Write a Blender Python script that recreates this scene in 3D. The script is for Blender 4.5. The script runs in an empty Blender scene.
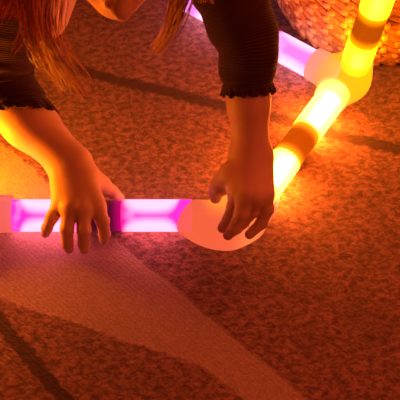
import bpy, math, random
import numpy as np
from mathutils import Vector, Matrix
random.seed(7); np.random.seed(7)
C = bpy.context.collection
R = math.radians

# ------------------------------------------------------------------ camera
PITCH, DIST, FPX = 52.0, 1.4, 1280.0
cam_p = np.array([0, -DIST*math.cos(R(PITCH)), DIST*math.sin(R(PITCH))])
cf = -cam_p/DIST
cu = np.array([0, math.sin(R(PITCH)), math.cos(R(PITCH))])
cd = bpy.data.cameras.new('camera'); cam = bpy.data.objects.new('camera', cd); C.objects.link(cam)
cam.location = cam_p; cam.rotation_euler = (R(90-PITCH), 0, 0)
cd.sensor_width = 36; cd.lens = 36*FPX/400; cd.clip_start = .02
cd.dof.use_dof = True; cd.dof.focus_distance = 1.37; cd.dof.aperture_fstop = 13
bpy.context.scene.camera = cam

def at(px, py, z):
    """surveyed photo point -> world point at height z"""
    d = cf + (px-200)/FPX*np.array([1., 0, 0]) + (200-py)/FPX*cu
    return cam_p + d*(z-cam_p[2])/d[2]

# ------------------------------------------------------------------ helpers
def tag(o, label=None, cat=None, group=None, kind=None):
    if label: o['label'] = label
    if cat: o['category'] = cat
    if group: o['group'] = group
    if kind: o['kind'] = kind
    return o

def empty(name, loc=(0, 0, 0)):
    o = bpy.data.objects.new(name, None); C.objects.link(o); o.location = loc
    o.empty_display_size = .02
    return o

def mesh_obj(name, V, F, mat, parent=None, smooth=True, uv=None):
    me = bpy.data.meshes.new(name)
    me.from_pydata([tuple(map(float, v)) for v in V], [], [tuple(int(i) for i in f) for f in F])
    if smooth: me.polygons.foreach_set('use_smooth', [True]*len(me.polygons))
    if uv is not None:
        l = me.uv_layers.new(name='UVMap')
        li = np.zeros(len(me.loops), dtype=np.int32); me.loops.foreach_get('vertex_index', li)
        l.data.foreach_set('uv', np.asarray(uv, dtype=np.float32)[li].ravel())
    me.update()
    o = bpy.data.objects.new(name, me); C.objects.link(o)
    if mat: me.materials.append(mat)
    if parent: o.parent = parent
    return o

def numpy_mesh(name, V, Q, mat, parent=None):
    me = bpy.data.meshes.new(name)
    me.vertices.add(len(V)); me.vertices.foreach_set('co', V.astype(np.float32).ravel())
    me.loops.add(len(Q)*4); me.loops.foreach_set('vertex_index', Q.astype(np.int32).ravel())
    me.polygons.add(len(Q)); me.polygons.foreach_set('loop_start', np.arange(0, len(Q)*4, 4, dtype=np.int32))
    me.polygons.foreach_set('use_smooth', np.ones(len(Q), dtype=bool))
    me.update(calc_edges=True); me.validate()
    if mat: me.materials.append(mat)
    o = bpy.data.objects.new(name, me); C.objects.link(o)
    if parent: o.parent = parent
    return o

# ---- signed distance toolkit
def smin(a, b, k):
    h = np.maximum(k-np.abs(a-b), 0)/k
    return np.minimum(a, b) - h*h*k*.25
def smax(a, b, k): return -smin(-a, -b, k)
def cone(P, a, b, ra, rb):
    a = np.asarray(a, float); b = np.asarray(b, float); ba = b-a
    t = np.clip(((P-a)@ba)/max(ba@ba, 1e-12), 0, 1)
    return np.linalg.norm(P-a-t[:, None]*ba, axis=1) - (ra+(rb-ra)*t)
def chain(P, pts, rs, k=.004):
    d = cone(P, pts[0], pts[1], rs[0], rs[1])
    for i in range(1, len(pts)-1):
        d = smin(d, cone(P, pts[i], pts[i+1], rs[i], rs[i+1]), k)
    return d
def ell(P, c, M, r):
    """ellipsoid, M rows = local axes"""
    q = (P-c)@np.asarray(M).T; r = np.asarray(r, float)
    k0 = np.linalg.norm(q/r, axis=1); k1 = np.linalg.norm(q/(r*r), axis=1)+1e-9
    return k0*(k0-1)/k1

def sdf_mesh(fn, lo, hi, h):
    """naive surface nets over a block-sparse grid"""
    B = 8
    lo = np.asarray(lo, float); hi = np.asarray(hi, float)
    nb = np.ceil((hi-lo)/(h*B)).astype(int)
    n = nb*B
    bi = np.stack(np.meshgrid(*[np.arange(k) for k in nb], indexing='ij'), -1).reshape(-1, 3)
    cen = lo + (bi*B + (B-1)/2.)*h
    dc = fn(cen)
    F = np.empty(n, dtype=np.float32)
    F4 = F.reshape(nb[0], B, nb[1], B, nb[2], B)
    F4[...] = dc.reshape(nb)[:, None, :, None, :, None]
    keep = bi[np.abs(dc) < h*B*1.35]
    off = np.stack(np.meshgrid(*[np.arange(B)]*3, indexing='ij'), -1).reshape(-1, 3)
    for s in range(0, len(keep), 1500):
        kb = keep[s:s+1500]
        P = lo + ((kb[:, None, :]*B + off[None]).reshape(-1, 3))*h
        v = fn(P).reshape(len(kb), B, B, B)
        F4[kb[:, 0], :, kb[:, 1], :, kb[:, 2], :] = v
    S = F < 0
    cnt = np.zeros(n-1, dtype=np.uint8)
    for dx in (0, 1):
        for dy in (0, 1):
            for dz in (0, 1):
                cnt += S[dx:n[0]-1+dx, dy:n[1]-1+dy, dz:n[2]-1+dz]
    cells = np.argwhere((cnt > 0) & (cnt < 8))
    idx = -np.ones(n-1, dtype=np.int32); idx[tuple(cells.T)] = np.arange(len(cells))
    acc = np.zeros((len(cells), 3)); num = np.zeros(len(cells))
    cor = [(i, j, k) for i in (0, 1) for j in (0, 1) for k in (0, 1)]
    val = {c: F[cells[:, 0]+c[0], cells[:, 1]+c[1], cells[:, 2]+c[2]].astype(float) for c in cor}
    for c in cor:
        for ax in range(3):
            if c[ax]: continue
            e = list(c); e[ax] = 1; e = tuple(e)
            a, b = val[c], val[e]; m = (a < 0) != (b < 0)
            t = np.where(m, a/np.where(m, a-b, 1), 0)
            p = np.tile(np.array(c, float), (len(cells), 1)); p[:, ax] += t
            acc[m] += p[m]; num[m] += 1
    V = lo + (cells + acc/num[:, None])*h
    Q = []
    for ax in range(3):
        o1, o2 = [(1, 2), (2, 0), (0, 1)][ax]
        sl0 = [slice(1, -1)]*3; sl1 = [slice(1, -1)]*3
        sl0[ax] = slice(0, n[ax]-1); sl1[ax] = slice(1, n[ax])
        a = S[tuple(sl0)]; b = S[tuple(sl1)]
        for m, flip in ((a & ~b, False), (~a & b, True)):
            w = np.argwhere(m)
            if not len(w): continue
            w = w + 1; w[:, ax] -= 1
            e1 = np.zeros(3, int); e1[o1] = 1; e2 = np.zeros(3, int); e2[o2] = 1
            q = np.stack([idx[tuple((w-e1-e2).T)], idx[tuple((w-e2).T)], idx[tuple(w.T)], idx[tuple((w-e1).T)]], 1)
            Q.append(q[:, ::-1] if flip else q)
    return V, np.concatenate(Q)

def basis(x, zhint=(0, -.616, .788)):
    x = np.asarray(x, float); x = x/np.linalg.norm(x); z = np.asarray(zhint, float)
    z = z - x*(z@x); z /= np.linalg.norm(z); y = np.cross(z, x)
    return x, y, z

# ------------------------------------------------------------------ materials
class N:
    def __init__(s, name):
        s.m = bpy.data.materials.new(name); s.m.use_nodes = True; s.t = s.m.node_tree
        s.t.nodes.clear(); s.out = s.t.nodes.new('ShaderNodeOutputMaterial')
    def n(s, typ, **kw):
        nd = s.t.nodes.new(typ)
        for k, v in kw.items(): setattr(nd, k, v)
        return nd
    def l(s, a, b): s.t.links.new(a, b)
    def put(s, sock, v):
        if hasattr(v, 'is_linked') or isinstance(v, bpy.types.NodeSocket): s.l(v, sock)
        else: sock.default_value = v
    def math(s, op, a, b=None, c=None, clamp=False):
        nd = s.n('ShaderNodeMath', operation=op, use_clamp=clamp)
        s.put(nd.inputs[0], a)
        if b is not None: s.put(nd.inputs[1], b)
        if c is not None: s.put(nd.inputs[2], c)
        return nd.outputs[0]
    def sstep(s, x, a, b):
        nd = s.n('ShaderNodeMapRange', interpolation_type='SMOOTHSTEP')
        s.put(nd.inputs[0], x); nd.inputs[1].default_value = a; nd.inputs[2].default_value = b
        nd.inputs[3].default_value = 0; nd.inputs[4].default_value = 1
        return nd.outputs[0]
    def mix(s, f, a, b, typ='MIX'):
        nd = s.n('ShaderNodeMix', data_type='RGBA', blend_type=typ)
        s.put(nd.inputs[0], f)
        s.put(nd.inputs[6], a if isinstance(a, bpy.types.NodeSocket) else (*a, 1))
        s.put(nd.inputs[7], b if isinstance(b, bpy.types.NodeSocket) else (*b, 1))
        return nd.outputs[2]
    def coords(s):
        tc = s.n('ShaderNodeTexCoord'); sp = s.n('ShaderNodeSeparateXYZ'); s.l(tc.outputs['Object'], sp.inputs[0])
        return tc.outputs['Object'], sp.outputs[0], sp.outputs[1], sp.outputs[2], tc.outputs['UV']
    def noise(s, vec, scale, detail=3, rough=.5, dist=0):
        nd = s.n('ShaderNodeTexNoise'); s.l(vec, nd.inputs['Vector'])
        nd.inputs['Scale'].default_value = scale; nd.inputs['Detail'].default_value = detail
        nd.inputs['Roughness'].default_value = rough; nd.inputs['Distortion'].default_value = dist
        return nd.outputs[0]
    def bump(s, h, strength, dist):
        b = s.n('ShaderNodeBump'); s.l(h, b.inputs['Height'])
        b.inputs['Strength'].default_value = strength; b.inputs['Distance'].default_value = dist
        return b.outputs[0]
    def principled(s, **kw):
        p = s.n('ShaderNodeBsdfPrincipled')
        for k, v in kw.items():
            sock = p.inputs[k.replace('_', ' ')]
            if isinstance(v, bpy.types.NodeSocket): s.l(v, sock)
            elif isinstance(v, tuple) and sock.type == 'RGBA': sock.default_value = (*v, 1)
            else: sock.default_value = v
        s.l(p.outputs[0], s.out.inputs[0])
        return p

def plain(name, col, rough=.6, nscale=60, namt=.25, bump=.0, **kw):
    m = N(name); co, *_ = m.coords()
    nz = m.noise(co, nscale)
    c = m.mix(nz, tuple(x*(1-namt) for x in col), tuple(min(1, x*(1+namt)) for x in col))
    p = m.principled(Base_Color=c, Roughness=rough, **kw)
    if bump: m.l(m.bump(nz, bump, .001), p.inputs['Normal'])
    return m.m

def rug_material():
    m = N('rug_pile'); co, X, Y, Z, _ = m.coords()
    wob = m.math('MULTIPLY', m.math('SUBTRACT', m.noise(co, 130, 2), .5), .010)
    wob2 = m.math('MULTIPLY', m.math('SUBTRACT', m.noise(co, 14, 2), .5), .010)
    wob = m.math('ADD', wob, wob2)
    def dist(a, b):
        """signed distance (m) to the line through photo points a, b; positive on the far/upper side"""
        A = at(*a, 0)[:2]; Bp = at(*b, 0)[:2]; t = (Bp-A)/np.linalg.norm(Bp-A); nrm = np.array([-t[1], t[0]])
        if nrm[1] < 0: nrm = -nrm
        v = m.math('MULTIPLY', X, float(nrm[0])); v = m.math('MULTIPLY_ADD', Y, float(nrm[1]), v)
        return m.math('ADD', m.math('ADD', v, float(-nrm@A)), wob)
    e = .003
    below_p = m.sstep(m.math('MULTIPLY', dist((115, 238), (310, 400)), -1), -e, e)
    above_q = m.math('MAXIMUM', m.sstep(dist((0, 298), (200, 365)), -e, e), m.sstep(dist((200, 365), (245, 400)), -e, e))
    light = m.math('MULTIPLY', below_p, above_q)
    l1 = m.math('SUBTRACT', 1, m.sstep(m.math('ABSOLUTE', dist((75, 69), (400, 150))), .005, .0105))
    l2 = m.math('SUBTRACT', 1, m.sstep(m.math('ABSOLUTE', dist((0, 319), (66, 402))), .0055, .009))
    line = m.math('MAXIMUM', l1, l2)
    # mottled pile: streaky loops in the dark field, fine rib in the light band
    mp = m.n('ShaderNodeMapping'); m.l(co, mp.inputs[0]); mp.inputs['Rotation'].default_value = (0, 0, R(-28)); mp.inputs['Scale'].default_value = (1, 1.45, 1)
    n1 = m.noise(mp.outputs[0], 115, 6, .75, .4); n2 = m.noise(co, 420, 3, .6); n3 = m.noise(co, 22, 3, .55, .5)
    s1 = m.sstep(n1, .36, .66)
    wv = m.n('ShaderNodeTexWave', wave_type='BANDS', bands_direction='DIAGONAL'); m.l(co, wv.inputs[0]); wv.inputs['Scale'].default_value = 100
    wv.inputs['Distortion'].default_value = 5; wv.inputs['Detail'].default_value = 2; wv.inputs['Detail Scale'].default_value = 3
    rib = wv.outputs['Fac']
    dark_c = m.mix(s1, (.13, .07, .055), (.56, .32, .27))
    dark_c = m.mix(m.math('MULTIPLY', m.sstep(n3, .35, .7), .35), dark_c, (.13, .085, .065))
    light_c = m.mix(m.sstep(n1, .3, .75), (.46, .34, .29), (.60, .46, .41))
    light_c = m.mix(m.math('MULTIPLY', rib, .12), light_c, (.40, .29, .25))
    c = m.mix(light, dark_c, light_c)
    c = m.mix(m.math('MULTIPLY', line, .86), c, (.045, .022, .02))
    c = m.mix(m.math('MULTIPLY', m.sstep(n2, .35, .65), .3), c, (.08, .05, .04), 'MIX')
    h = m.math('MULTIPLY_ADD', n2, .5, m.math('MULTIPLY_ADD', m.math('MULTIPLY', n1, m.math('SUBTRACT', 1.15, light)), 1.5, m.math('MULTIPLY', rib, .12)))
    p = m.principled(Base_Color=c, Roughness=.95, Sheen_Weight=.25, Sheen_Roughness=.5)
    m.l(m.bump(h, .7, .0022), p.inputs['Normal'])
    return m.m

TR = .0172
def glow_material(name, edge, stripe, ringc, strength, w0, w1, w2, half, xr, boost=0):
    m = N(name); co, X, Y, Z, _ = m.coords()
    ax = m.math('ABSOLUTE', X); a = m.math('DIVIDE', m.math('ABSOLUTE', Y), TR)
    up = m.sstep(Z, -.006, .004)
    w = m.math('MULTIPLY', m.math('EXPONENT', m.math('DIVIDE', m.math('SUBTRACT', xr, ax), .0065)), w1)
    w = m.math('ADD', w, w0)
    w = m.math('MULTIPLY_ADD', m.math('EXPONENT', m.math('DIVIDE', m.math('SUBTRACT', ax, half-.016), .006)), w2, w)
    mk = m.math('MULTIPLY', m.sstep(m.math('SUBTRACT', w, a), -.45, .35), up)
    nz = m.noise(co, 38, 1)
    mk = m.math('MULTIPLY', mk, m.sstep(nz, .15, .55))
    c = m.mix(m.sstep(a, .3, 1.1), edge, tuple(e*.86+s*.1 for e, s in zip(edge, stripe)))
    c = m.mix(mk, c, stripe)
    near = m.math('EXPONENT', m.math('DIVIDE', m.math('SUBTRACT', xr, ax), .0045))
    c = m.mix(m.math('MINIMUM', near, 1), c, ringc)
    e = m.n('ShaderNodeEmission'); m.l(c, e.inputs[0]); e.inputs[1].default_value = strength
    g = m.n('ShaderNodeBsdfGlossy'); g.inputs['Roughness'].default_value = .25; g.inputs['Color'].default_value = (.05, .05, .05, 1)
    ad = m.n('ShaderNodeAddShader'); m.l(e.outputs[0], ad.inputs[0]); m.l(g.outputs[0], ad.inputs[1]); m.l(ad.outputs[0], m.out.inputs[0])
    return m.m
def ring_material(name, mid, edge, xr, strength=1, base=(.1, .03, .02)):
    m = N(name); co, X, Y, Z, _ = m.coords()
    f = m.sstep(m.math('ABSOLUTE', X), xr*.25, xr*1.02)
    f = m.math('POWER', f, 2.2)
    c = m.mix(f, mid, edge)
    m.principled(Base_Color=base, Roughness=.45, Emission_Color=c, Emission_Strength=strength)
    return m.m
def connector_material(name, glow_blobs, base_em, strength, clear=.25):
    """milky plastic, with painted glow standing in for light from the plugged-in tube ends; blobs = (object-space centre, radius, colour)"""
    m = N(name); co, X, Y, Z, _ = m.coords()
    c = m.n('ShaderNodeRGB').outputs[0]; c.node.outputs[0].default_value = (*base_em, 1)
    for cen, r, col in glow_blobs:
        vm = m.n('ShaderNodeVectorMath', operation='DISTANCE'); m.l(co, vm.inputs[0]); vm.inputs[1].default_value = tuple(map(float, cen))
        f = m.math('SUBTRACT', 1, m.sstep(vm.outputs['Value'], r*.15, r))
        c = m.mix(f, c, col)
    e = m.n('ShaderNodeEmission'); m.l(c, e.inputs[0]); e.inputs[1].default_value = strength  # emission imitates tube light shining through the plastic
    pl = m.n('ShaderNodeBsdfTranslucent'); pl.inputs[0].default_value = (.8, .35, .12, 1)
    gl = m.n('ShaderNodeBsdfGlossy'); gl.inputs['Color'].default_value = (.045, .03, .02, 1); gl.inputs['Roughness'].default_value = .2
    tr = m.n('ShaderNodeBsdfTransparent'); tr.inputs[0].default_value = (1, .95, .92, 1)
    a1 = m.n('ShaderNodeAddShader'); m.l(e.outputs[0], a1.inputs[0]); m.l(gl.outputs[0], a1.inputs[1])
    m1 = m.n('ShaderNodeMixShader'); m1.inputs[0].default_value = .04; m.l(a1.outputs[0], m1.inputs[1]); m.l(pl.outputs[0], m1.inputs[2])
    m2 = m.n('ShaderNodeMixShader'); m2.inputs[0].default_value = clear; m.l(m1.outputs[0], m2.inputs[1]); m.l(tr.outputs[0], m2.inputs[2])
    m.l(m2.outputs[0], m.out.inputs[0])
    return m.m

# ------------------------------------------------------------------ floor and rug
floor_m = plain('floor_boards', (.16, .08, .05), .5, 8)
V = [(-2, -1.6, -.012), (2, -1.6, -.012), (2, 2.2, -.012), (-2, 2.2, -.012), (-2, -1.6, -.06), (2, -1.6, -.06), (2, 2.2, -.06), (-2, 2.2, -.06)]
fl = mesh_obj('floor', V, [(0, 1, 2, 3), (7, 6, 5, 4), (0, 4, 5, 1), (1, 5, 6, 2), (2, 6, 7, 3), (3, 7, 4, 0)], floor_m, smooth=False)
fl['kind'] = 'structure'
wl = mesh_obj('wall_back', [(-2, 2.2, -.06), (2, 2.2, -.06), (2, 2.3, -.06), (-2, 2.3, -.06), (-2, 2.2, 2.4), (2, 2.2, 2.4), (2, 2.3, 2.4), (-2, 2.3, 2.4)],
              [(3, 2, 1, 0), (4, 5, 6, 7), (0, 1, 5, 4), (1, 2, 6, 5), (2, 3, 7, 6), (3, 0, 4, 7)], plain('wall_paint', (.6, .5, .42), .9, 5, .05), smooth=False)
wl['kind'] = 'structure'
def build_rug():
    x0, x1, y0, y1 = -.95, 1.05, -.65, 1.05
    nx, ny = 200, 170
    xs = np.linspace(x0, x1, nx); ys = np.linspace(y0, y1, ny)
    V = []; F = []
    for j, y in enumerate(ys):
        for i, x in enumerate(xs):
            ed = min(x-x0, x1-x, y-y0, y1-y)
            V.append((x, y, -.0025*math.exp(-ed/.01)))
    for j in range(ny-1):
        for i in range(nx-1):
            a = j*nx+i; F.append((a, a+1, a+nx+1, a+nx))
    n = len(V); ring = [i for i in range(nx)] + [j*nx+nx-1 for j in range(1, ny)] + [(ny-1)*nx+i for i in range(nx-2, -1, -1)] + [j*nx for j in range(ny-2, 0, -1)]
    for r in ring: V.append((V[r][0], V[r][1], -.0119))
    for k in range(len(ring)):
        k2 = (k+1) % len(ring); F.append((ring[k], n+k, n+k2, ring[k2]))
    F.append(tuple(n+k for k in range(len(ring)-1, -1, -1)))
    o = mesh_obj('rug', V, F, rug_material())
    tag(o, 'large brown and beige rug with thin dark lines and a light diagonal band', 'rug')
build_rug()

# ------------------------------------------------------------------ glow tubes
ZA = .022; XR = .0225
def lathe_x(profile, seg=56):
    V = []; F = []
    for x, r in profile:
        for k in range(seg):
            a = 2*math.pi*k/seg; V.append((x, r*math.cos(a), r*math.sin(a)))
    for i in range(len(profile)-1):
        for k in range(seg):
            k2 = (k+1) % seg; F.append((i*seg+k, (i+1)*seg+k, (i+1)*seg+k2, i*seg+k2))
    F.append(tuple(range(seg))); F.append(tuple((len(profile)-1)*seg+k for k in range(seg-1, -1, -1)))
    return V, F
def glow_tube(p0, p1, gm, rm, label, gm2=None):
    p0 = np.array(p0); p1 = np.array(p1); L = np.linalg.norm(p1-p0); h = L/2
    root = empty('glow_tube'); x, y, z = basis(p1-p0)
    root.matrix_world = Matrix(((x[0], y[0], z[0], (p0[0]+p1[0])/2), (x[1], y[1], z[1], (p0[1]+p1[1])/2), (x[2], y[2], z[2], (p0[2]+p1[2])/2), (0, 0, 0, 1)))
    tag(root, label, 'light tube', 'glowing tubes joined on the rug')
    prof = [(XR-.001, TR*.9), (XR+.001, TR)] + [(XR+.001+(h-XR-.003)*t, TR) for t in (.25, .5, .75, 1)] + [(h-.0007, TR-.0005), (h, TR-.002)]
    V, F = lathe_x(prof)
    mesh_obj('tube_end', V, F, gm, root)
    mesh_obj('tube_end', [(-a, b, c) for a, b, c in V], [f[::-1] for f in F], gm2 or gm, root)
    nr = 17; prof = []
    for i in range(nr*6+1):
        t = i/(nr*6); prof.append((-XR+2*XR*t, TR-.0011 + .0008*math.cos(2*math.pi*nr*t)))
    V, F = lathe_x(prof); o = mesh_obj('ribbed_middle', V, F, rm, root)
    o['label'] = 'dark corrugated middle section'
    return root
HL = .0975
elbow_c = at(240, 217, .027)
b0 = at(247, 213, ZA); tee_c = at(344, 80, .024)
c_dir = at(278, 46, ZA)-at(343, 81, ZA); c_dir /= np.linalg.norm(c_dir)
b_dir = tee_c-b0; b_dir[2] = 0; b_dir /= np.linalg.norm(b_dir)
d_a = at(352, 74, .026); d_b = at(378, 0, .142); d_dir = (d_b-d_a)/np.linalg.norm(d_b-d_a)

pink_e, pink_s = (1.0, .16, .225), (.36, .007, .14)
g_left = glow_material('glow_pink', pink_e, pink_s, (.22, .0, .04), 5.0, .16, .95, .55, HL, XR)
r_left = ring_material('ribs_plum', (.035, .002, .012), (.5, .0, .15), XR, 1.0, (.09, .01, .03))
g_c = glow_material('glow_violet', (1.0, .33, .52), (.36, .085, .30), (.5, .002, .13), 3.0, .50, 1.6, .45, .1, XR)
r_c = ring_material('ribs_magenta', (.05, .002, .02), (.6, .0, .2), XR, 1.0, (.09, .01, .03))
g_b = glow_material('glow_white_orange', (1.0, .165, .008), (1.0, .26, .05), (.8, .10, .0), 44, .35, .1, .0, .1, XR)
r_b = ring_material('ribs_orange', (.42, .055, .0), (1.9, .42, .01), XR, 1.3, (.20, .04, .005))
g_d = glow_material('glow_yellow', (1.0, .25, .001), (1.0, .30, .008), (.6, .09, .0), 18, .3, .1, .0, .1, XR)
r_d = ring_material('ribs_amber', (.36, .06, .0), (1.6, .45, .0), XR, 1.2, (.20, .05, .005))

left_mid = at(100, 215.5, ZA)
glow_tube(left_mid+np.array([-HL, 0, 0]), left_mid+np.array([HL, 0, 0]), g_left, r_left,
          'pink glowing tube lying on the light part of the rug, gripped by spread fingers')
bm_ = at(295, 147, ZA); t_ = (bm_-b0)@b_dir; bm_ = b0+b_dir*t_
glow_tube(bm_-b_dir*.096, bm_+b_dir*.10, g_b, r_b, 'white-orange glowing tube running from the round elbow up to the three-way connector')
cm_ = tee_c+c_dir*.1215; cm_[2] = ZA
glow_tube(cm_-c_dir*.107, cm_+c_dir*.107, g_c, r_c, 'violet-pink glowing tube passing behind the dark sleeve, beside the basket')
dm_ = d_a + d_dir*(.094)
# middle ribs of this one sit close to its lower end in view
def along(px, py):
    best = min(np.linspace(0, .25, 500), key=lambda s: abs(proj(d_a+d_dir*s)[1]-py)); return best
def proj(p):
    q = p-cam_p; z = q@cf; return np.array([200+FPX*q[0]/z, 200-FPX*(q@cu)/z])
sm = along(373, 25)
dm_ = d_a+d_dir*sm
glow_tube(dm_-d_dir*(sm-.012), dm_+d_dir*(sm-.012), g_d, r_d, 'yellow glowing tube standing up from the three-way connector against the basket')

# ------------------------------------------------------------------ connectors
def socket(P, c, d, length, r0, r1, k=.001):
    """cone from centre c out along d, cut flat at 'length'"""
    c = np.asarray(c); d = np.asarray(d)/np.linalg.norm(d)
    body = cone(P, c, c+d*(length+.03), r0, r1+(r1-r0)*.03/length)
    return smax(body, (P-c)@d-length, .0015)
def connector(name, origin, fn, lo, hi, mat, label, cat, h=.0011):
    V, Q = sdf_mesh(fn, lo, hi, h)
    o = numpy_mesh(name, V-origin, Q, mat); o.location = origin
    return tag(o, label, cat)
lc = elbow_c.copy(); la_dir = np.array([-1., 0, 0])
lc2 = np.array([elbow_c[0], left_mid[1], ZA+.001])
el_path = [at(188, 217, .0225), at(201, 221.5, .0235), at(215, 225.5, .025), at(229, 226, .026), at(244, 219, .026), at(256, 204, .024), at(264, 190, .0225)]
el_r = [.0184, .0200, .0216, .0228, .0222, .0198, .0190]
ball_c = at(234, 212, .028)
def elbow_fn(P):
    d = chain(P, el_path, el_r, .012)
    d = smin(d, np.linalg.norm(P-ball_c, axis=1)-.0262, .006)
    n0 = (el_path[0]-el_path[1])+np.array([0, .004, 0]); n0 /= np.linalg.norm(n0)
    d = smax(d, (P-el_path[0])@n0-.0005, .0012)
    n1 = (el_path[-1]-el_path[-2]); n1[2] = 0; n1 /= np.linalg.norm(n1)
    d = smax(d, (P-el_path[-1])@n1-.0005, .0012)
    return np.maximum(d, -P[:, 2]+.0005)
o_ = elbow_c
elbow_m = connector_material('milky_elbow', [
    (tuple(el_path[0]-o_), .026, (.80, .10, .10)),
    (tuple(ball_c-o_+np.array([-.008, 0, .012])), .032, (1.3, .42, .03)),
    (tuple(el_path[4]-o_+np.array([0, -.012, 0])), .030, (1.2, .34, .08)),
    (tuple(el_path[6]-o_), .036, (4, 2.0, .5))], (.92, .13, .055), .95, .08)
connector('elbow_connector', o_, elbow_fn, elbow_c-.075, elbow_c+.07, elbow_m,
          'round milky peach elbow connector where the pink and white-orange tubes meet under curled fingers', 'connector')
def tee_fn(P):
    d = ell(P, tee_c, np.eye(3), (.025, .025, .0235))
    d = smin(d, socket(P, tee_c, -b_dir, .037, .0215, .0195), .012)
    d = smin(d, socket(P, tee_c, c_dir, .044, .0225, .0195), .012)
    d = smin(d, socket(P, d_a-d_dir*.004, d_dir, .028, .0225, .0192), .012)
    return np.maximum(d, -P[:, 2]+.0005)
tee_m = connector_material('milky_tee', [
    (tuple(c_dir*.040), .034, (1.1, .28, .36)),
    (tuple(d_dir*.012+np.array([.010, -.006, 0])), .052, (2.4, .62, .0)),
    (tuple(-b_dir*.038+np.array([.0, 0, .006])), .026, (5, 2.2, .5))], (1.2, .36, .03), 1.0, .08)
connector('three_way_connector', tee_c, tee_fn, tee_c-.065, tee_c+.075, tee_m,
          'pale yellow three-way connector joining three glowing tubes in front of the basket', 'connector')
le = at(9, 215.5, ZA)[0]; lcon = np.array([le-.045, left_mid[1], .025])
def lcon_fn(P):
    d = ell(P, lcon, np.eye(3), (.027, .027, .0245))
    d = smin(d, socket(P, lcon, (1, 0, 0), .0495, .0215, .0198), .012)
    return smin(d, socket(P, lcon, (-.5, .86, 0), .042, .0225, .0195), .012)
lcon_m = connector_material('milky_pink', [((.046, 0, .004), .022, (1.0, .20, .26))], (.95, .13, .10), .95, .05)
connector('elbow_connector', lcon, lcon_fn, lcon-.065, lcon+.065, lcon_m,
          'pink lit connector cut by the left edge, plugged onto the pink tube', 'connector')

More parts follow.
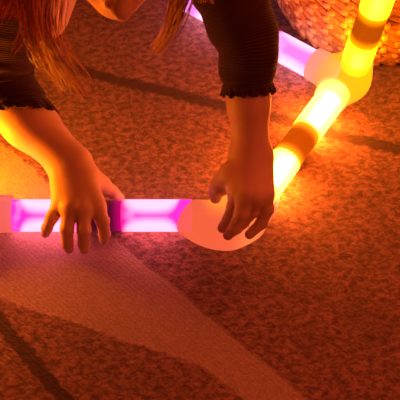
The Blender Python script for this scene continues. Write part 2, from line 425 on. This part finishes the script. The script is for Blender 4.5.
# ------------------------------------------------------------------ basket
def build_basket():
    c = at(377, -3, 0); c[2] = 0
    root = empty('wicker_basket', c); tag(root, 'round woven wicker basket with a braided wall standing on the rug behind the tubes', 'basket')
    H = .19
    def Rz(z): return .113 + .016*min(1, z/.035)**.6 + .012*min(1, z/.19)
    def lat(zs, dr):
        V = []; F = []; seg = 96
        for z, off in zs:
            for k in range(seg):
                a = 2*math.pi*k/seg; r = Rz(z)+off; V.append((r*math.cos(a), r*math.sin(a), z))
        for i in range(len(zs)-1):
            for k in range(seg):
                k2 = (k+1) % seg; F.append((i*seg+k, i*seg+k2, (i+1)*seg+k2, (i+1)*seg+k))
        return V, F, seg
    zs = [(.002+H*i/16., -.0035) for i in range(17)] + [(.002+H*i/16., -.0075) for i in range(16, -1, -1)]
    V, F, seg = lat(zs, 0)
    n = len(V); F += [((33)*seg+k, 33*seg+(k+1) % seg, (k+1) % seg, k) for k in range(seg)]
    V.append((0, 0, .006)); F += [(33*seg+k, 33*seg+(k+1) % seg, n) for k in range(seg)]
    core = plain('wicker_core', (.16, .07, .03), .8, 90)
    mesh_obj('basket_lining', V, F, core, root)
    # slanted overlapping strokes, direction alternating row by row
    us = 8; vs = 6
    tmpl = []
    for i in range(vs+1):
        ph = math.pi*i/vs
        for k in range(us):
            a = 2*math.pi*k/us
            sx, sy, sz = math.sin(ph)*math.cos(a), math.sin(ph)*math.sin(a), math.cos(ph)
            f = lambda v, e: math.copysign(abs(v)**e, v)
            tmpl.append((f(sz, .55), f(sx, .6), f(sy, .8)))
    tf = [(i*us+k, i*us+(k+1) % us, (i+1)*us+(k+1) % us, (i+1)*us+k) for i in range(vs) for k in range(us)]
    rows = 18; dz = H/rows; cnt = 38
    def strokes(kind):
        V = []; F = []
        for j in range(rows):
            z = .004+dz*(j+.4); rr = Rz(z)
            for i in range(cnt):
                if kind == 'splint':
                    a = 2*math.pi*(i+.5)/cnt; tilt = -R(24)+random.uniform(-.06, .06); lu, lw, ln, up = .0142, .0046, .0019, 0
                else:
                    a = 2*math.pi*(i+(.13 if j % 2 else -.13))/cnt; tilt = R(20)+random.uniform(-.1, .1); lu, lw, ln, up = .0044, .0042, .0015, .0016
                er = np.array([math.cos(a), math.sin(a), 0]); et = np.array([-math.sin(a), math.cos(a), 0]); ez = np.array([0, 0, 1.])
                u = math.cos(tilt)*et+math.sin(tilt)*ez; w = -math.sin(tilt)*et+math.cos(tilt)*ez; nrm = er
                pc = er*(rr+up+random.uniform(-.0004, .0004))+ez*z; b = len(V); lw *= random.uniform(.9, 1.1)
                for t in tmpl: V.append(pc+u*t[0]*lu+w*t[1]*lw+nrm*t[2]*ln)
                F += [tuple(b+q for q in f) for f in tf]
        return V, F
    m = N('wicker'); co, X, Y, Z, _ = m.coords()
    nz = m.noise(co, 75, 3, .6); n2 = m.noise(co, 500, 2)
    col = m.mix(m.sstep(nz, .3, .7), (.45, .20, .05), (.88, .48, .12))
    p = m.principled(Base_Color=col, Roughness=.5, Specular_IOR_Level=.35); m.l(m.bump(n2, .4, .0008), p.inputs['Normal'])
    V, F = strokes('splint'); mesh_obj('woven_side', V, F, m.m, root)
    V, F = strokes('stake'); mesh_obj('stake_weave', V, F, plain('pale_wicker', (.95, .62, .2), .5, 60, .15), root)
    # rolled foot and rim: two-strand rope each
    def rope(name, z, rad, r, turns):
        V = []; F = []; sg = 8; n = 360
        for s in (0, 1):
            b0_ = len(V)
            for i in range(n):
                a = 2*math.pi*i/n; ph = turns*a+math.pi*s
                rr = rad+r*.6*math.cos(ph); zz = z+r*.6*math.sin(ph)
                for k in range(sg):
                    q = 2*math.pi*k/sg; V.append(((rr+r*.62*math.cos(q))*math.cos(a), (rr+r*.62*math.cos(q))*math.sin(a), zz+r*.62*math.sin(q)))
            for i in range(n):
                i2 = (i+1) % n
                for k in range(sg):
                    k2 = (k+1) % sg; F.append((b0_+i*sg+k, b0_+i2*sg+k, b0_+i2*sg+k2, b0_+i*sg+k2))
        mesh_obj(name, V, F, m.m, root)
    rope('foot_braid', .0048, .1135, .004, 34)
    rope('rim', H+.004, Rz(H)-.002, .007, 26)
build_basket()

# ------------------------------------------------------------------ the child
skin = N('skin'); co, X, Y, Z, _ = skin.coords()
nz = skin.noise(co, 55, 3); n2 = skin.noise(co, 700, 2)
cc = skin.mix(nz, (.66, .42, .26), (.80, .56, .36))
p = skin.principled(Base_Color=cc, Roughness=.5, Subsurface_Weight=.35, Subsurface_Radius=(1.0, .35, .2), Subsurface_Scale=.006, Specular_IOR_Level=.35)
skin.l(skin.bump(n2, .12, .0004), p.inputs['Normal'])
skin = skin.m

person = empty('person', (-.09, .25, 0))
tag(person, 'child with long loose hair and dark ribbed top leaning over the glowing tubes', 'person')
def child_of(o):
    o.parent = person; o.matrix_parent_inverse = Matrix.Translation((.09, -.25, 0))
    return o

# --- image-left hand (spread over the pink tube)
A = at
LW = A(70, 163, .064); LE = A(-20, 72, .110)
LS = A(8, -95, .275)
lk = [A(61, 203, .055), A(70, 208, .060), A(83, 209, .061), A(96.5, 206, .057)]
lf = [
 ([lk[0], A(52, 217, .049), A(47, 228, .033), A(45.5, 233.5, .023)], [.0074, .0066, .0057, .0048]),
 ([lk[1], A(67, 229, .048), A(67.5, 243, .027), A(69, 249, .012)], [.0079, .0070, .0061, .0052]),
 ([lk[2], A(84, 230, .049), A(84, 243, .029), A(84.5, 249.5, .013)], [.0081, .0072, .0063, .0053]),
 ([lk[3], A(102.5, 221, .046), A(104.5, 234, .027), A(104, 240, .012)], [.0080, .0071, .0062, .0053]),
]
lth = ([A(88, 178, .055), A(101, 185, .042), A(112, 192, .029), A(119, 197.5, .016)], [.0125, .0092, .0070, .0058])
def hand_fn(P, W, E, knk, fing, thumb, wr, mid_r, el_r, nrm, flat=.0):
    mid = E*.45+W*.55
    ext = chain(P, [W, mid, E], [wr, mid_r, el_r], .01)
    palm = None
    cr = (knk[3]-knk[0]); cr = cr/np.linalg.norm(cr)
    for i, k in enumerate(knk):
        w = W + cr*(-.010+.0066*i)
        c = cone(P, w, k, wr*.66, .0088)
        c = smin(c, cone(P, w*.45+k*.55-nrm*.004, k-nrm*.003, .0105, .0085), .006)
        palm = c if palm is None else smin(palm, c, .010)
    palm = smin(palm, ext, .014)
    palm = smin(palm, chain(P, *[thumb[0][:2], thumb[1][:2]]), .010)
    out = palm
    res = None
    for pts, rs in fing:
        f = chain(P, pts, rs, .002)
        for q, r in zip(pts[1:3], rs[1:3]):           # knuckle swell
            f = smin(f, np.linalg.norm(P-q, axis=1)-r*1.0, .002)
        f = smin(f, palm, .0055)
        res = f if res is None else np.minimum(res, f)
    f = smin(chain(P, thumb[0], thumb[1], .003), palm, .006)
    return np.minimum(res, f)
lf_fn = lambda P: hand_fn(P, LW, LE, lk, lf, lth, .0192, .0285, .031, np.array([0, -.3, .95]))
allp = np.array([LW, LE]+[q for f in lf for q in f[0]]+lth[0])
V1, Q1 = sdf_mesh(lf_fn, allp.min(0)-.034, allp.max(0)+.034, .00125)

# --- image-right hand (reaching down onto the elbow)
RW = A(251, 156, .098); RE = A(246, 38, .190); RS = A(206, -95, .275)
rk = [A(264.5, 193, .086), A(256, 196, .090), A(246, 195, .091), A(237.5, 191, .088)]
rf = [
 ([rk[0], A(267, 209, .071), A(261.5, 223, .057), A(249.5, 234.5, .048)], [.0078, .0070, .0061, .0050]),
 ([rk[1], A(252, 211, .070), A(243, 222, .056), A(237, 229.5, .050)], [.0082, .0072, .0062, .0052]),
 ([rk[2], A(241.5, 214, .076), A(234.5, 228, .061), A(228, 235, .053)], [.0084, .0076, .0066, .0054]),
 ([rk[3], A(233.5, 207, .074), A(228.5, 220, .062), A(222.5, 228, .054)], [.0080, .0070, .0063, .0054]),
]
rth = ([A(231, 176, .088), A(221, 185, .076), A(216, 192, .066), A(215.5, 198, .059)], [.0125, .0095, .0076, .0060])
rf_fn = lambda P: hand_fn(P, RW, RE, rk, rf, rth, .0180, .0205, .025, np.array([0, -.5, .87]))
allp = np.array([RW, RE]+[q for f in rf for q in f[0]]+rth[0])
V2, Q2 = sdf_mesh(rf_fn, allp.min(0)-.034, allp.max(0)+.034, .00125)

# --- head, torso and folded legs
HC = A(117, -97, .355)
Fd = np.array([.07, -.92, -.38]); Fd /= np.linalg.norm(Fd)
Rt = np.cross(Fd, [0, 0, 1]); Rt /= np.linalg.norm(Rt); Rt = Rt + .10*np.array([0, 0, 1]); Rt -= Fd*(Rt@Fd); Rt /= np.linalg.norm(Rt)
Up = np.cross(Rt, Fd)
if Up[2] < 0: Up = -Up
MB = np.array([Rt, Fd, Up])
def hp(x, y, z): return HC+Rt*x+Fd*y+Up*z
hipL = np.array([-.15, .46, .12]); hipR = np.array([-.02, .50, .12]); kneeL = A(36, 9, .050); kneeR = np.array([.03, .42, .05])
chest = (LS+RS)/2+np.array([0, .03, -.02]); pel = (hipL+hipR)/2+np.array([0, .01, .03])
def body_fn(P):
    d = ell(P, hp(0, -.005, .02), MB, (.071, .086, .086))
    d = smin(d, ell(P, hp(0, .022, -.035), MB, (.056, .058, .058)), .03)
    for s in (-1, 1):
        d = smin(d, np.linalg.norm(P-hp(s*.034, .046, -.030), axis=1)-.0245, .016)
        d = smin(d, ell(P, hp(s*.030, .0745, .006), MB, (.0135, .008, .009)), .005)
        d = smin(d, cone(P, hp(s*.012, .080, .022), hp(s*.044, .068, .022), .006, .005), .012)
        ear = ell(P, hp(s*.072, -.005, -.008), MB, (.008, .018, .028))
        ear = smax(ear, -ell(P, hp(s*.081, .002, -.004), MB, (.006, .010, .017)), .003)
        d = smin(d, ear, .005)
    d = smin(d, cone(P, hp(0, .078, .012), hp(0, .0955, -.013), .0062, .0074), .008)
    d = smin(d, np.linalg.norm(P-hp(0, .0995, -.016), axis=1)-.0092, .005)
    for s in (-1, 1):
        d = smin(d, np.linalg.norm(P-hp(s*.0095, .092, -.018), axis=1)-.0058, .004)
        d = smax(d, -(np.linalg.norm(P-hp(s*.005, .097, -.0255), axis=1)-.003), .002)
    d = smin(d, cone(P, hp(-.010, .080, -.038), hp(.010, .080, -.038), .0052, .0052), .005)
    d = smin(d, cone(P, hp(-.008, .078, -.047), hp(.008, .078, -.047), .0058, .0058), .005)
    d = smin(d, np.linalg.norm(P-hp(0, .064, -.068), axis=1)-.018, .02)
    d = smin(d, cone(P, hp(0, -.03, -.04), chest+np.array([0, -.02, .03]), .034, .038), .02)
    t = cone(P, chest, pel, .072, .080)
    t = smin(t, cone(P, LS, RS, .036, .036), .04)
    d = smin(d, t, .02)
    d = smin(d, cone(P, LS, LE, .034, .027), .02)
    d = smin(d, cone(P, RS, RE, .032, .024), .02)
    for h_, k_, s in ((hipL, kneeL, -1), (hipR, kneeR, 1)):
        leg = cone(P, h_, k_, .062, .041)
        ank = np.array([h_[0]-.01*s, h_[1]+.06, .028])
        leg = smin(leg, cone(P, k_+np.array([0, .01, -.012]), ank, .036, .023), .006)
        leg = smin(leg, cone(P, ank, ank+np.array([0, .09, -.010]), .021, .014), .012)
        d = smin(d, leg, .015)
    return np.maximum(d, -P[:, 2]+.0015)
pts = np.array([HC, LS, RS, LE, RE, kneeL, kneeR, hipL+[0, .17, 0]])
V3, Q3 = sdf_mesh(body_fn, np.append(pts.min(0)[:2]-.11, -.006), pts.max(0)+.115, .0022)
Vb = np.concatenate([V1, V2, V3]); Qb = np.concatenate([Q1, Q2+len(V1), Q3+len(V1)+len(V2)])
child_of(numpy_mesh('body', Vb, Qb, skin))

# --- ribbed top: torso shell + two sleeves with ruffled hems
cloth = N('ribbed_knit'); co, X, Y, Z, UV = cloth.coords()
sp = cloth.n('ShaderNodeSeparateXYZ'); cloth.l(UV, sp.inputs[0])
rib = cloth.math('SINE', cloth.math('MULTIPLY', sp.outputs[1], 2*math.pi*440))
rib2 = cloth.math('SINE', cloth.math('MULTIPLY', sp.outputs[0], 2*math.pi*60))
nzc = cloth.noise(co, 60, 3)
r01 = cloth.math('MULTIPLY_ADD', rib, .5, .5)
col = cloth.mix(r01, (.020, .0022, .0025), (.060, .006, .007))
p = cloth.principled(Base_Color=col, Roughness=.9, Sheen_Weight=.15)
hgt = cloth.math('ADD', rib, cloth.math('MULTIPLY', nzc, 2))
cloth.l(cloth.bump(hgt, .5, .0008), p.inputs['Normal'])
cloth = cloth.m
def shirt_fn(P):
    t = cone(P, chest, pel, .080, .088)
    t = smin(t, cone(P, LS, RS, .044, .044), .04)
    neck = cone(P, chest+np.array([0, -.02, .03]), hp(0, -.03, -.04), .040, .055)
    return smax(t, -neck, .006)
V, Q = sdf_mesh(shirt_fn, np.minimum(pel, np.minimum(LS, RS))-.13, np.maximum(pel, np.maximum(LS, RS))+.12, .004)
shirt = child_of(numpy_mesh('shirt', V, Q, cloth))
shirt['label'] = 'dark ribbed long-sleeved top'
def bez(pts, n):
    """Catmull-Rom through pts"""
    pts = [np.asarray(p, float) for p in pts]
    P = [2*pts[0]-pts[1]]+pts+[2*pts[-1]-pts[-2]]; out = []
    segs = len(pts)-1
    for i in range(n+1):
        t = i/n*segs; k = min(int(t), segs-1); t -= k
        a, b, c, d = P[k:k+4]
        out.append(.5*((2*b)+(c-a)*t+(2*a-5*b+4*c-d)*t*t+(3*b-a-3*c+d)*t**3))
    return out
def sleeve(path, radii, folds, seed, n=150, seg=128, end_tan=None):
    rnd = random.Random(seed)
    ctr = bez(path, n); rad = np.interp(np.linspace(0, 1, n+1), np.linspace(0, 1, len(radii)), radii)
    ctr = np.array(ctr); tan = np.gradient(ctr, axis=0); tan /= np.linalg.norm(tan, axis=1)[:, None]
    if end_tan is not None:
        w_ = np.clip((np.linspace(0, 1, n+1)-.72)/.28, 0, 1)[:, None]
        tan = tan*(1-w_)+end_tan/np.linalg.norm(end_tan)*w_; tan /= np.linalg.norm(tan, axis=1)[:, None]
    s = np.concatenate([[0], np.cumsum(np.linalg.norm(np.diff(ctr, axis=0), axis=1))])
    V = []; uv = []; ref = np.array([1., .1, .1])
    for i in range(n+1):
        t = tan[i]; a = ref-t*(ref@t); a /= np.linalg.norm(a); b = np.cross(t, a); ref = a
        dist_end = s[-1]-s[i]
        for k in range(seg):
            th = 2*math.pi*k/seg; r = rad[i]
            for (c, w, amp, pa) in folds:
                skew = s[i]+.010*math.sin(th+pa)
                r += amp*math.exp(-((skew-c)/w)**2)*(.6+.4*math.sin(th+pa))
            along_ = t*0
            if dist_end < .010:
                q = 1-dist_end/.010
                r += .0024*q + .0015*q*math.sin(th*17+seed+2*math.sin(th*3))+.0009*q*math.sin(th*29+1)
                along_ = t*(.0012*q*math.sin(th*13+2)+.0008*q*math.sin(th*25))
            elif dist_end < .014: r -= .0012
            V.append(ctr[i]+(a*math.cos(th)+b*math.sin(th))*r+along_); uv.append((k/seg, s[i]))
    F = [(i*seg+k, i*seg+(k+1) % seg, (i+1)*seg+(k+1) % seg, (i+1)*seg+k) for i in range(n) for k in range(seg)]
    o = mesh_obj('sleeve', V, F, cloth, shirt, uv=uv)
    sm_ = o.modifiers.new('thickness', 'SOLIDIFY'); sm_.thickness = .0016; sm_.offset = -1
    o.matrix_parent_inverse = Matrix.Identity(4)
    o.parent = shirt
    return o
def compensate(o): pass
r_hem = RW+(RE-RW)*.535; l_hem = LW+(LE-LW)*.51
sleeve([RS+(0, .02, .0), RS*.55+RE*.45+np.array([-.006, 0, 0]), RE+np.array([.0, -.001, .002]), RE*.45+r_hem*.55, r_hem],
       [.042, .037, .0328, .0285, .0245],
       [(.10, .006, .003, 2.8), (.118, .005, -.002, 3.2), (.132, .006, .003, 2.6), (.15, .008, .0025, 3.5), (.168, .007, -.0015, 0), (.19, .007, .0018, 3)], 3)
sleeve([LS+(0, .02, .0), LS*.5+LE*.5+np.array([.012, 0, .0]), LE+np.array([.012, .0, .004]), LE*.45+l_hem*.55, l_hem],
       [.048, .045, .045, .039, .0345],
       [(.03+.021*i, .006, .0024*(1 if i % 2 else .7), 1.5+.7*i) for i in range(9)], 5, end_tan=A(24, 112, .085)-A(20, 52, .115))

# --- hair
hair_m = N('hair_strands'); co, *_ = hair_m.coords(); nz = hair_m.n('ShaderNodeSeparateXYZ'); hair_m.l(hair_m.coords()[4], nz.inputs[0]); nz = nz.outputs[0]
hc = hair_m.mix(nz, (.22, .07, .025), (.98, .35, .10))
hair_m.principled(Base_Color=hc, Roughness=.42, Specular_IOR_Level=.5)
HV = []; HF = []; HU = []
def strand(path, r, n=16):
    c = np.array(bez(path, n)); t = np.gradient(c, axis=0); t /= np.linalg.norm(t, axis=1)[:, None]+1e-9
    b = len(HV); sh = random.random()**1.6; HU.extend([(sh, 0)]*((n+1)*4))
    for i in range(n+1):
        a = np.cross(t[i], [.3, -.6, .7]); a /= np.linalg.norm(a)+1e-9; bb = np.cross(t[i], a)
        rr = r*(1-.5*(i/n)**2)
        for k in range(4):
            q = math.pi*.5*k; HV.append(c[i]+(a*math.cos(q)+bb*math.sin(q))*rr)
    for i in range(n):
        for k in range(4):
            HF.append((b+i*4+k, b+i*4+(k+1) % 4, b+(i+1)*4+(k+1) % 4, b+(i+1)*4+k))
def lock(keys, count, spread0, spread1, r=.00055, seed=0, wav=2.5):
    """keys: (px, py, z) guide, spread in px at root and tip"""
    rnd = random.Random(seed)
    for _ in range(count):
        u = rnd.gauss(0, 1); v = rnd.gauss(0, 1); ph = rnd.choice((0, 1.6, 3.1, 4.4))+rnd.uniform(-.3, .3); stop = rnd.uniform(.86, 1.0)
        pts = []
        m = len(keys)
        for i, (x, y, z) in enumerate(keys):
            t = i/(m-1); sp_ = spread0*(1-t)+spread1*t
            pts.append(A(x+u*sp_+wav*math.sin(ph+2.2*i)*(.3+t), y+v*2.5, z+v*.006))
        q = bez(pts, 20); q = q[:int(20*stop)+1]
        strand(q[::2], r*rnd.uniform(.7, 1.3))
# head covering fringe from crown: follows the scalp
for i in range(1500):
    az = random.uniform(-math.pi, math.pi); side = 1 if math.sin(az) > 0 else -1
    x0 = random.uniform(-.01, .01); y0 = random.uniform(-.05, .055)
    root = hp(x0, y0*.9, .106-abs(y0)*.35)
    sgn = random.choice((-1, 1)); yy = y0
    pts = [root]
    for el in (25, 50, 75, 95):
        ex = R(el); pts.append(hp(sgn*(.080*math.sin(ex)), -.012+yy*math.cos(ex*.3)-.012*math.sin(ex), .016+.093*math.cos(ex)))
    e = pts[-1]; pts.append(e+np.array([sgn*.004, random.uniform(-.004, .01), -.05])); pts.append(e+np.array([random.uniform(-.008, .008), .0, -.10]))
    strand(pts, .0007, 14)
for i in range(900):
    az = random.uniform(-1.4, 1.4); pts = []
    for el in (5, 35, 65, 90, 110):
        ex = R(el); pts.append(hp(.080*math.sin(ex)*math.sin(az), -.012-.086*math.sin(ex)*math.cos(az), .02+.092*math.cos(ex)))
    pts.append(pts[-1]+np.array([0, .015, -.06])); strand(pts, .0008, 12)
# curtain falling on the image-left side of the face
lock([(62, -70, .36), (48, -20, .335), (44, 15, .31), (52, 45, .28), (68, 72, .25), (102, 116, .21)], 50, 6, 2.6, seed=1, wav=2.0)
lock([(56, -70, .36), (40, -20, .33), (38, 15, .305), (45, 45, .275), (58, 72, .25), (76, 112, .21)], 26, 6, 3.5, seed=2)
lock([(50, -70, .36), (26, -20, .33), (27, 10, .31), (35, 40, .28), (50, 68, .25), (60, 88, .23)], 30, 7, 3.5, seed=3)
lock([(46, -70, .36), (14, -25, .33), (22, 5, .31), (24, 30, .29), (18, 48, .27), (10, 60, .255)], 10, 6, 4, seed=4)
lock([(40, -70, .36), (8, -30, .34), (0, -5, .32), (-6, 10, .31), (-14, 24, .30)], 70, 10, 9, seed=5, wav=3)
lock([(46, -70, .36), (22, -30, .34), (14, -8, .32), (10, 10, .31), (2, 24, .30)], 55, 9, 7, seed=6, wav=3)
lock([(62, -60, .35), (62, -10, .33), (58, 25, .30), (66, 50, .275), (82, 72, .25), (94, 92, .23)], 10, 5, 3, seed=8)
lock([(40, -60, .35), (34, -10, .33), (33, 25, .30), (33, 50, .275), (42, 66, .255), (57, 76, .24)], 12, 5, 3, seed=9)
# lock on the image-right side
lock([(188, -70, .36), (187, -25, .335), (182, 2, .31), (174, 24, .28), (163, 42, .25), (149, 60, .22)], 55, 5, 1.8, seed=11, wav=2.2)
lock([(186, -70, .36), (181, -25, .335), (174, 0, .31), (170, 18, .29), (165, 36, .27)], 22, 4, 3, seed=12)
hair = child_of(mesh_obj('hair', HV, HF, hair_m.m, uv=HU)); hair['label'] = 'long loose light hair falling forward'
# eyelashes and brows
lash_m = plain('lash', (.05, .02, .015), .6)
for s in (-1, 1):
    HV, HF = [], []
    for i in range(26):
        t = i/25.; x = s*(.018+.025*t); a = hp(x, .0815-.004*abs(t-.4), .0005)
        d = Rt*s*(.002+.003*t)+Fd*.0065-Up*.003
        strand([a, a+d*.6-Up*.0006, a+d+Up*.0012], .00038, 5)
    child_of(mesh_obj('eyelashes', HV, HF, lash_m))
for s in (-1, 1):
    HV, HF = [], []
    for i in range(40):
        t = i/39.; x = s*(.014+.034*t); a = hp(x, .0855-.012*t, .024+.004*math.sin(t*3))
        strand([a, a+Rt*s*.004+Up*.002, a+Rt*s*.008+Up*.002], .0004, 4)
    child_of(mesh_obj('eyebrow', HV, HF, hair_m.m))

# ------------------------------------------------------------------ light
def lamp(name, typ, loc, energy, col, target=None, **kw):
    l = bpy.data.lights.new(name, typ); l.energy = energy; l.color = col
    for k, v in kw.items(): setattr(l, k, v)
    o = bpy.data.objects.new(name, l); C.objects.link(o); o.location = loc
    if target is not None: o.rotation_euler = (Vector(target)-Vector(loc)).to_track_quat('-Z', 'Y').to_euler()
    return o
lamp('room_fill_light', 'AREA', (.75, -.35, .95), 4.6, (1.0, .125, .03), (0, 0, 0), size=.8)  # added fill for the overall red-orange tone, no visible lamp
lamp('room_fill_light', 'AREA', (.35, .75, 1.1), 4.5, (1.0, .10, .04), (0, .1, 0), size=.8)  # second added fill, set behind the child
lamp('tube_beyond_light', 'POINT', (-.268, -.012, .058), 4.0, (1.0, .20, .004), shadow_soft_size=.03)
w = bpy.data.worlds.new('world'); bpy.context.scene.world = w; w.use_nodes = True
bg = w.node_tree.nodes['Background']; bg.inputs[0].default_value = (1, .10, .045, 1); bg.inputs[1].default_value = .10
sc = bpy.context.scene
sc.view_settings.view_transform = 'Standard'; sc.view_settings.look = 'None'
sc.view_settings.exposure = 0; sc.view_settings.gamma = 1
try:
    sc.cycles.use_denoising = True
    sc.cycles.sample_clamp_indirect = 6
except Exception: pass
